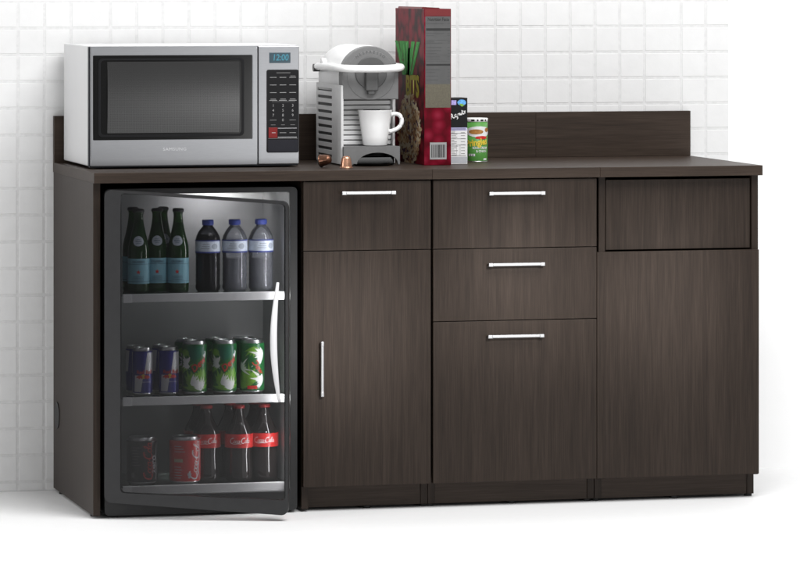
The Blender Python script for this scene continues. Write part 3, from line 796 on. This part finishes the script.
for i, ch in enumerate('NESPRESSO'):
    a = math.radians(128-9.5*i); b.text(ch, .42, on_front(8.975), 0, .02, at=(XC+2.35*math.cos(a)-.0, 45.1+2.35*math.sin(a)), rot=a-math.pi/2)
b.build('lettering', 'cm_dark', cm)
pts = [(X0-.35, 19.2, 45.75), (X0-.4, 16, 45.85), (X0-.42, 10.2, 45.8), (X0-.3, 9.0, 45.78), (X0-.05, 8.2, 45.76), (X0+.5, 7.7, 45.74), (X0+1.5, 7.45, 45.72), (XC, 7.35, 45.7),
       (X1-1.5, 7.45, 45.74), (X1-.5, 7.7, 45.78), (X1+.05, 8.2, 45.82), (X1+.32, 9.0, 45.84), (X1+.38, 10.5, 45.85), (X1+.38, 13, 45.85)]
# smooth the bends
def smooth(pts, it=2):
    for _ in range(it):
        q = [V(pts[0])]
        for a, c in zip(pts, pts[1:]): a, c = V(a), V(c); q += [a*.75+c*.25, a*.25+c*.75]
        q.append(V(pts[-1])); pts = q
    return pts
b = MB(); b.tube(smooth(pts), .40, 16); b.lathe([(.0, 0), (.62, 0), (.66, .1), (.6, .5), (0, .55)], (X0-.62, 16.2, 46.1), 24, axis='X', cap=False)
b.build('lever', 'china', cm)
b = MB(); b.lathe([(.42, 0), (.42, 1.0)], (X0-.75, 19.5, 45.6), 20, axis='X'); b.build('pivot', 'cm_dark', cm)

# mug
mg = thing('mug', 'white tapered china mug standing on the coffee machine tray', 'mug', (32.27, 10.3, 37.47))
po = [(1.0, 0), (1.2, .02), (1.3, .12), (1.42, 1.0), (1.6, 2.2), (1.84, 3.75), (1.87, 3.8), (1.82, 3.8), (1.72, 3.5), (1.5, 2.2), (1.28, .5), (.5, .3), (.02, .3)]
b = MB(); b.lathe(po, seg=48); b.build('cup', 'china', mg, True)
hp = [(1.62, 3.25), (2.1, 3.42), (2.6, 3.3), (2.88, 2.85), (2.85, 2.3), (2.5, 1.85), (2.0, 1.6), (1.5, 1.5)]
ha = math.radians(-8)
b = MB(); b.tube(smooth([(u*math.cos(ha), u*math.sin(ha), z) for u, z in hp]), .23, 14, flat=1.0); b.build('handle', 'china', mg, True)

# coffee capsules
def capsule(m, label):
    t = thing('coffee_capsule', label, 'coffee capsule', (0, 0, 0))
    seg = 32; bb = bmesh.new(); rings = []
    prof = [(.66, .02), (.64, .08), (.60, .12), (.56, .5), (.46, 1.0), (.40, 1.12), (.30, 1.2), (.12, 1.24)]
    for r, z in prof:
        rings.append([bb.verts.new((r*(1+(.035 if (i % 2 and .1 < z < 1.1) else 0))*math.cos(2*math.pi*i/seg), r*(1+(.035 if (i % 2 and .1 < z < 1.1) else 0))*math.sin(2*math.pi*i/seg), z)) for i in range(seg)])
    for k in range(len(rings)-1):
        for i in range(seg): bb.faces.new((rings[k][i], rings[k][(i+1) % seg], rings[k+1][(i+1) % seg], rings[k+1][i]))
    bb.faces.new(rings[-1])
    b = MB(); b.merge(bb, 0, smooth=False); b.build('cup', m, t, True)
    b = MB(); b.lathe([(.60, 0), (.72, 0), (.73, .03), (.66, .05), (.60, .05)], seg=32); b.build('rim', m if m == 'copper' else 'capfoil', t, True)
    b = MB(); b.lathe([(.0, .01), (.62, .01), (.62, .03)], seg=32, cap=False); b.build('foil_lid', 'capfoil', t, True)
    return t
put(capsule('copper', 'copper coloured coffee capsule standing upright on the counter edge'), 27.75, 4.6, H)
k = capsule('bronze', 'dark bronze coffee capsule lying on its side')
k.location = V((25.2, 5.6, H+.72))*S; k.rotation_euler = (0, math.radians(80), math.radians(-38))

# ------------------------------------------------------------------ cereal box
cb = thing('cereal_box', 'tall red cereal box with green and yellow lettering and nutrition panel', 'cereal box', (38.5, 14, H))
bx0, bx1, by0, by1, bz0, bz1 = 37.0, 39.95, 7.65, 20.2, H+.01, 52.05
b = MB(); b.box(bx0, bx1, by0, by1, bz0, bz1, .03)
for f_ in b.bm.faces:
    f_.material_index = 1 if f_.normal.y < -.5 else 0
b.bm.normal_update()
for f_ in b.bm.faces: f_.material_index = 1 if f_.normal.y < -.5 else 0
b.build('carton', ['box_red', 'box_red2'], cb)
b = MB(); b.prism([(bx0+.03, bz1), (bx1-.9, bz1), (bx1-1.0, bz1+.10), (bx0+.1, bz1+.20)], by0+1.2, by1-1.0); b.build('top_flap', 'box_darkred', cb)
# narrow side that faces the room
f = on_front(by0-.012); f2 = on_front(by0-.022)
b = MB()
b.flat([rect(bx0+.12, bx1-.06, 41.55, 51.25)], f, 0); b.flat([rect(bx0+.12, bx1-.06, 41.55, 44.05)], on_front(by0-.016), 1)
b.flat([rect(bx0+.06, bx1-.03, 51.3, 52.0)], f, 2)
b.text('Nutrition Facts', .52, f2, 3, .02, at=(38.55, 50.92), squeeze=.74)
b.flat([rect(bx0+.2, bx1-.1, 49.72, 49.98), rect(bx0+.2, bx1-.1, 46.0, 46.2)], f2, 3)
rn = random.Random(2)
for zz in (50.5, 49.45, 49.2, 48.55, 48.4, 47.95, 47.6, 47.3, 46.95, 46.7, 45.6, 45.3, 44.9, 44.5):
    b.flat([rect(bx0+.2, bx0+rn.uniform(1.0, 2.2), zz-.04, zz+.05)], f2, 4)
    b.flat([rect(bx1-.4, bx1-.14, zz-.04, zz+.05)], f2, 4)
for zz in (48.7, 47.12, 46.45): b.flat([rect(bx0+.2, bx1-.1, zz, zz+.03)], f2, 4)
b.flat([rect(37.62, 39.45, 36.05, 37.85)], f, 5)
xx = 37.78
while xx < 39.2:
    wd = rn.choice((.03, .05, .08)); b.flat([rect(xx, xx+wd, 36.25, 37.62)], f2, 3); xx += wd+rn.choice((.03, .05, .07))
b.build('facts_panel', ['box_grey', 'box_beige', 'box_darkred', 'ink', 'ink_dim', 'legend'], cb)
# wide face: reads towards the room
def on_left(off): return lambda u, v: V((bx0-off, by1-u, v))
f = on_left(.012); f2 = on_left(.022); f3 = on_left(.034)
b = MB()
# tall leaf-cut letters, each narrowing to its foot
def letter(polys): b.flat(polys, f2, 0, 1.5)
zb, zt = 44.85, 48.45
def stroke(u0, v0, u1, v1, wd): return [(u0-wd/2, v0), (u0+wd/2, v0), (u1+wd/2, v1), (u1-wd/2, v1)]
def fan(a0, a1, v0=0.0, v1=1.0, w0=.85, w1=1.55):
    # a stroke of the leaf fan: place across the foot (0..1) and the head (0..1), heights 0..1
    def pt(a, bt, v): return (3.6+3.6*a)*(1-v)+(.35+10.1*bt)*v
    ua, ub = pt(a0, a0, v0)+(a1-a0)*10.1*v0, pt(a1, a1, v1)
    z0_, z1_ = 44.85+3.65*v0, 44.85+3.65*v1
    return [(ua-w0/2, z0_), (ua+w0/2, z0_), (ub+w1/2, z1_), (ub-w1/2, z1_)]
letter([fan(.02, .03)]); letter([fan(.05, .2, .45, 1, .7, 1.1)]); letter([fan(.2, .17, 0, .42, .7, .7)])
letter([fan(.33, .33)])
letter([fan(.48, .47)]); letter([fan(.53, .58, 0, .8, .6, .9)]); letter([fan(.64, .6, 0, .8, .6, .9)]); letter([fan(.7, .74)])
letter([fan(.97, .96)])
b.flat([fan(.33, .33, .2, .9, .15, .35), fan(.48, .47, .3, .95, .15, .3), fan(.97, .96, .2, .9, .15, .35), fan(.03, .03, .3, .9, .15, .3)], f3, 1, 1.5)
b.text('BITS', 3.1, f2, 2, .045, at=(7.5, 43.6), squeeze=.98)
b.build('title', ['kiwi', 'kiwi2', 'yellow'], cb)
b = MB(); rn = random.Random(5)
b.flat([circ(6.2, 38.9, 3.1, 40, 1.25, .98)], f, 0, 1.5)
for k in range(460):
    a = rn.uniform(0, 2*math.pi); q = math.sqrt(rn.random())*3.85
    cu, cv = 6.2+1.25*q*math.cos(a), 39.0+.98*q*math.sin(a); ln = rn.uniform(.3, .9); an = rn.uniform(0, 3.14); wv = rn.uniform(.12, .28)
    e = [(cu+ln*math.cos(t)*math.cos(an)-wv*math.sin(t)*math.sin(an), cv+ln*math.cos(t)*math.sin(an)*.6+wv*math.sin(t)*math.cos(an)) for t in [i*math.pi/4 for i in range(8)]]
    b.flat([e], on_left(.016+.00006*k), rn.choice((0, 0, 1, 1, 3, 3, 2)))
b.flat([circ(6.6, 39.0, .8, 20, 1.1, 1.5)], f3, 2); b.flat([circ(6.8, 39.2, .35, 16, 1, 1.8)], on_left(.04), 3)
b.flat(ribbon(arc(6.2, 38.9, 3.5, 190, 350, 20, 1.22), .3), f3, 3)
b.build('cereal_picture', ['flake', 'flake2', 'flake3', 'flake4'], cb)

# small carton
sm = thing('small_carton', 'small black and white carton standing between red cereal box and green can', 'carton', (41.3, 11, H))
sx0, sx1, sy0 = 40.05, 42.38, 10.0
b = MB(); b.box(sx0, sx1, sy0, 12.6, H+.01, 39.28, .02); b.box(sx0, sx1, sy0, 12.6, 39.28, 42.5, .02, 1)
b.build('carton', ['white_print', 'carton_black'], sm)
f = on_front(sy0-.012); f2 = on_front(sy0-.022)
b = MB()
b.flat([rect(sx0+.1, sx1-.06, 39.0, 39.32)], f, 1)
b.flat([circ(41.75, 42.0, .42, 24, 1.15, .75)], f, 2); b.flat([[(41.4, 41.9), (41.75, 41.55), (42.05, 41.7), (41.85, 41.85)]], f2, 5)
b.flat([rect(40.6, 41.15, 41.75, 42.25)], f, 3)
st = []
def wiggle(*p): st.extend(ribbon(p, .15))
wiggle((-1.0, .0), (-.85, .5), (-.7, .62), (-.6, .45), (-.75, .28), (-.95, .22)); wiggle((-.72, .25), (-.6, .05), (-.42, .02))
wiggle((-.1, .38), (-.3, .36), (-.36, .15), (-.2, .02), (-.08, .15), (-.06, .36), (-.08, -.2), (-.25, -.28))
wiggle((.08, .36), (.1, .05), (.14, .3), (.28, .34), (.3, .04)); wiggle((.42, .36), (.42, .08), (.56, .04), (.62, .3), (.64, .04))
wiggle((.78, .6), (.76, .2), (.84, .02), (.94, .06)); wiggle((.68, .38), (.96, .42)); wiggle((1.02, .04), (1.1, .35), (1.22, .3))
b.flat(place(st, .82, .36, (41.32, 40.5)), f2, 4)
for k in range(2): b.flat([rect(sx0+.4, sx1-.2, 39.08+.1*k, 39.12+.1*k)], f2, 6)
for zz in (38.7, 38.1, 37.45, 36.3):
    b.flat([rect(sx0+.2, sx1-.15, zz, zz+.035)], f, 6)
rn = random.Random(9)
for k in range(17):
    zz = 36.35+.16*k; b.flat([rect(40.6, 40.6+rn.uniform(.3, .8), zz, zz+.05)], f, 7)
    if k % 2: b.flat([rect(41.65, 42.1, zz, zz+.05)], f, 7)
for xx in (41.15, 41.55): b.flat([rect(xx, xx+.025, 36.3, 37.45)], f, 6)
b.flat([rect(sx0+.05, sx1-.04, H+.1, 36.2)], f, 8)
b.build('print', ['white_print', 'lavender', 'blue_print', 'violet_print', 'white_print', 'soda_lime', 'ink_dim', 'legend_dim', 'grey_print'], sm)

# snack can
sn = thing('snack_can', 'short green cylindrical snack can with yellow lettering at the backsplash', 'snack can', (44.95, 15.7, H))
r, h = 1.19, 4.72
b = MB(); b.lathe([(r-.02, .06), (r, .1), (r, h-.4)], seg=48); b.build('tube', 'can_green', sn, True)
b = MB(); b.lathe([(r+.02, 0), (r+.03, .05), (r, .09)], seg=48); b.build('base_rim', 'alu', sn, True)
b = MB(); b.lathe([(r+.01, h-.4), (r+.03, h-.38), (r+.03, h-.05), (r-.05, h), (r-.12, h-.05)], seg=48); b.build('lid', 'white_print', sn, True)
b = MB(); mp = on_cyl(r, -.2, 0, .014); m2 = on_cyl(r, -.2, 0, .028); m3 = on_cyl(r+.03, -.2, 0, .014)
for u0, u1 in ((-.7, -.3), (-.05, .12), (.35, .7), (.9, 1.1)): b.flat([rect(u0, u1, h-.33, h-.13)], m3, 4, .25)
b.flat([circ(.2, 3.25, .62, 30, 2.6, .95)], mp, 1, .25)
b.flat([circ(-.15, 3.25, .3, 26, 2.8, .9), circ(1.25, 3.45, .3, 26, 1.2, .8)], m2, 2, .25)
b.flat([circ(.5, 2.62, .32, 20, 2.3, .55)], m2, 3, .25)
b.text('Pringles', 1.02, on_cyl(r, -.2, 0, .04), 5, .035, at=(-.05, 2.08), rot=.12, maxlen=.25, squeeze=.8)
b.text('SOUR CREAM', .36, m2, 1, .02, at=(.35, 1.5), maxlen=.25, squeeze=.8); b.text('& ONION', .36, m2, 1, .02, at=(.5, 1.14), maxlen=.25, squeeze=.8)
b.flat([rect(-1.0, -.25, .62, .86), rect(.7, 1.15, .2, .36)], m2, 1, .25)
for k in range(4): b.flat([rect(-.95+.17*k, -.85+.17*k, .66, .82)], on_cyl(r, -.2, 0, .036), 4)
b.build('print', ['can_green', 'white_print', 'chip', 'red_print', 'ink', 'chip_letters'], sn, True)
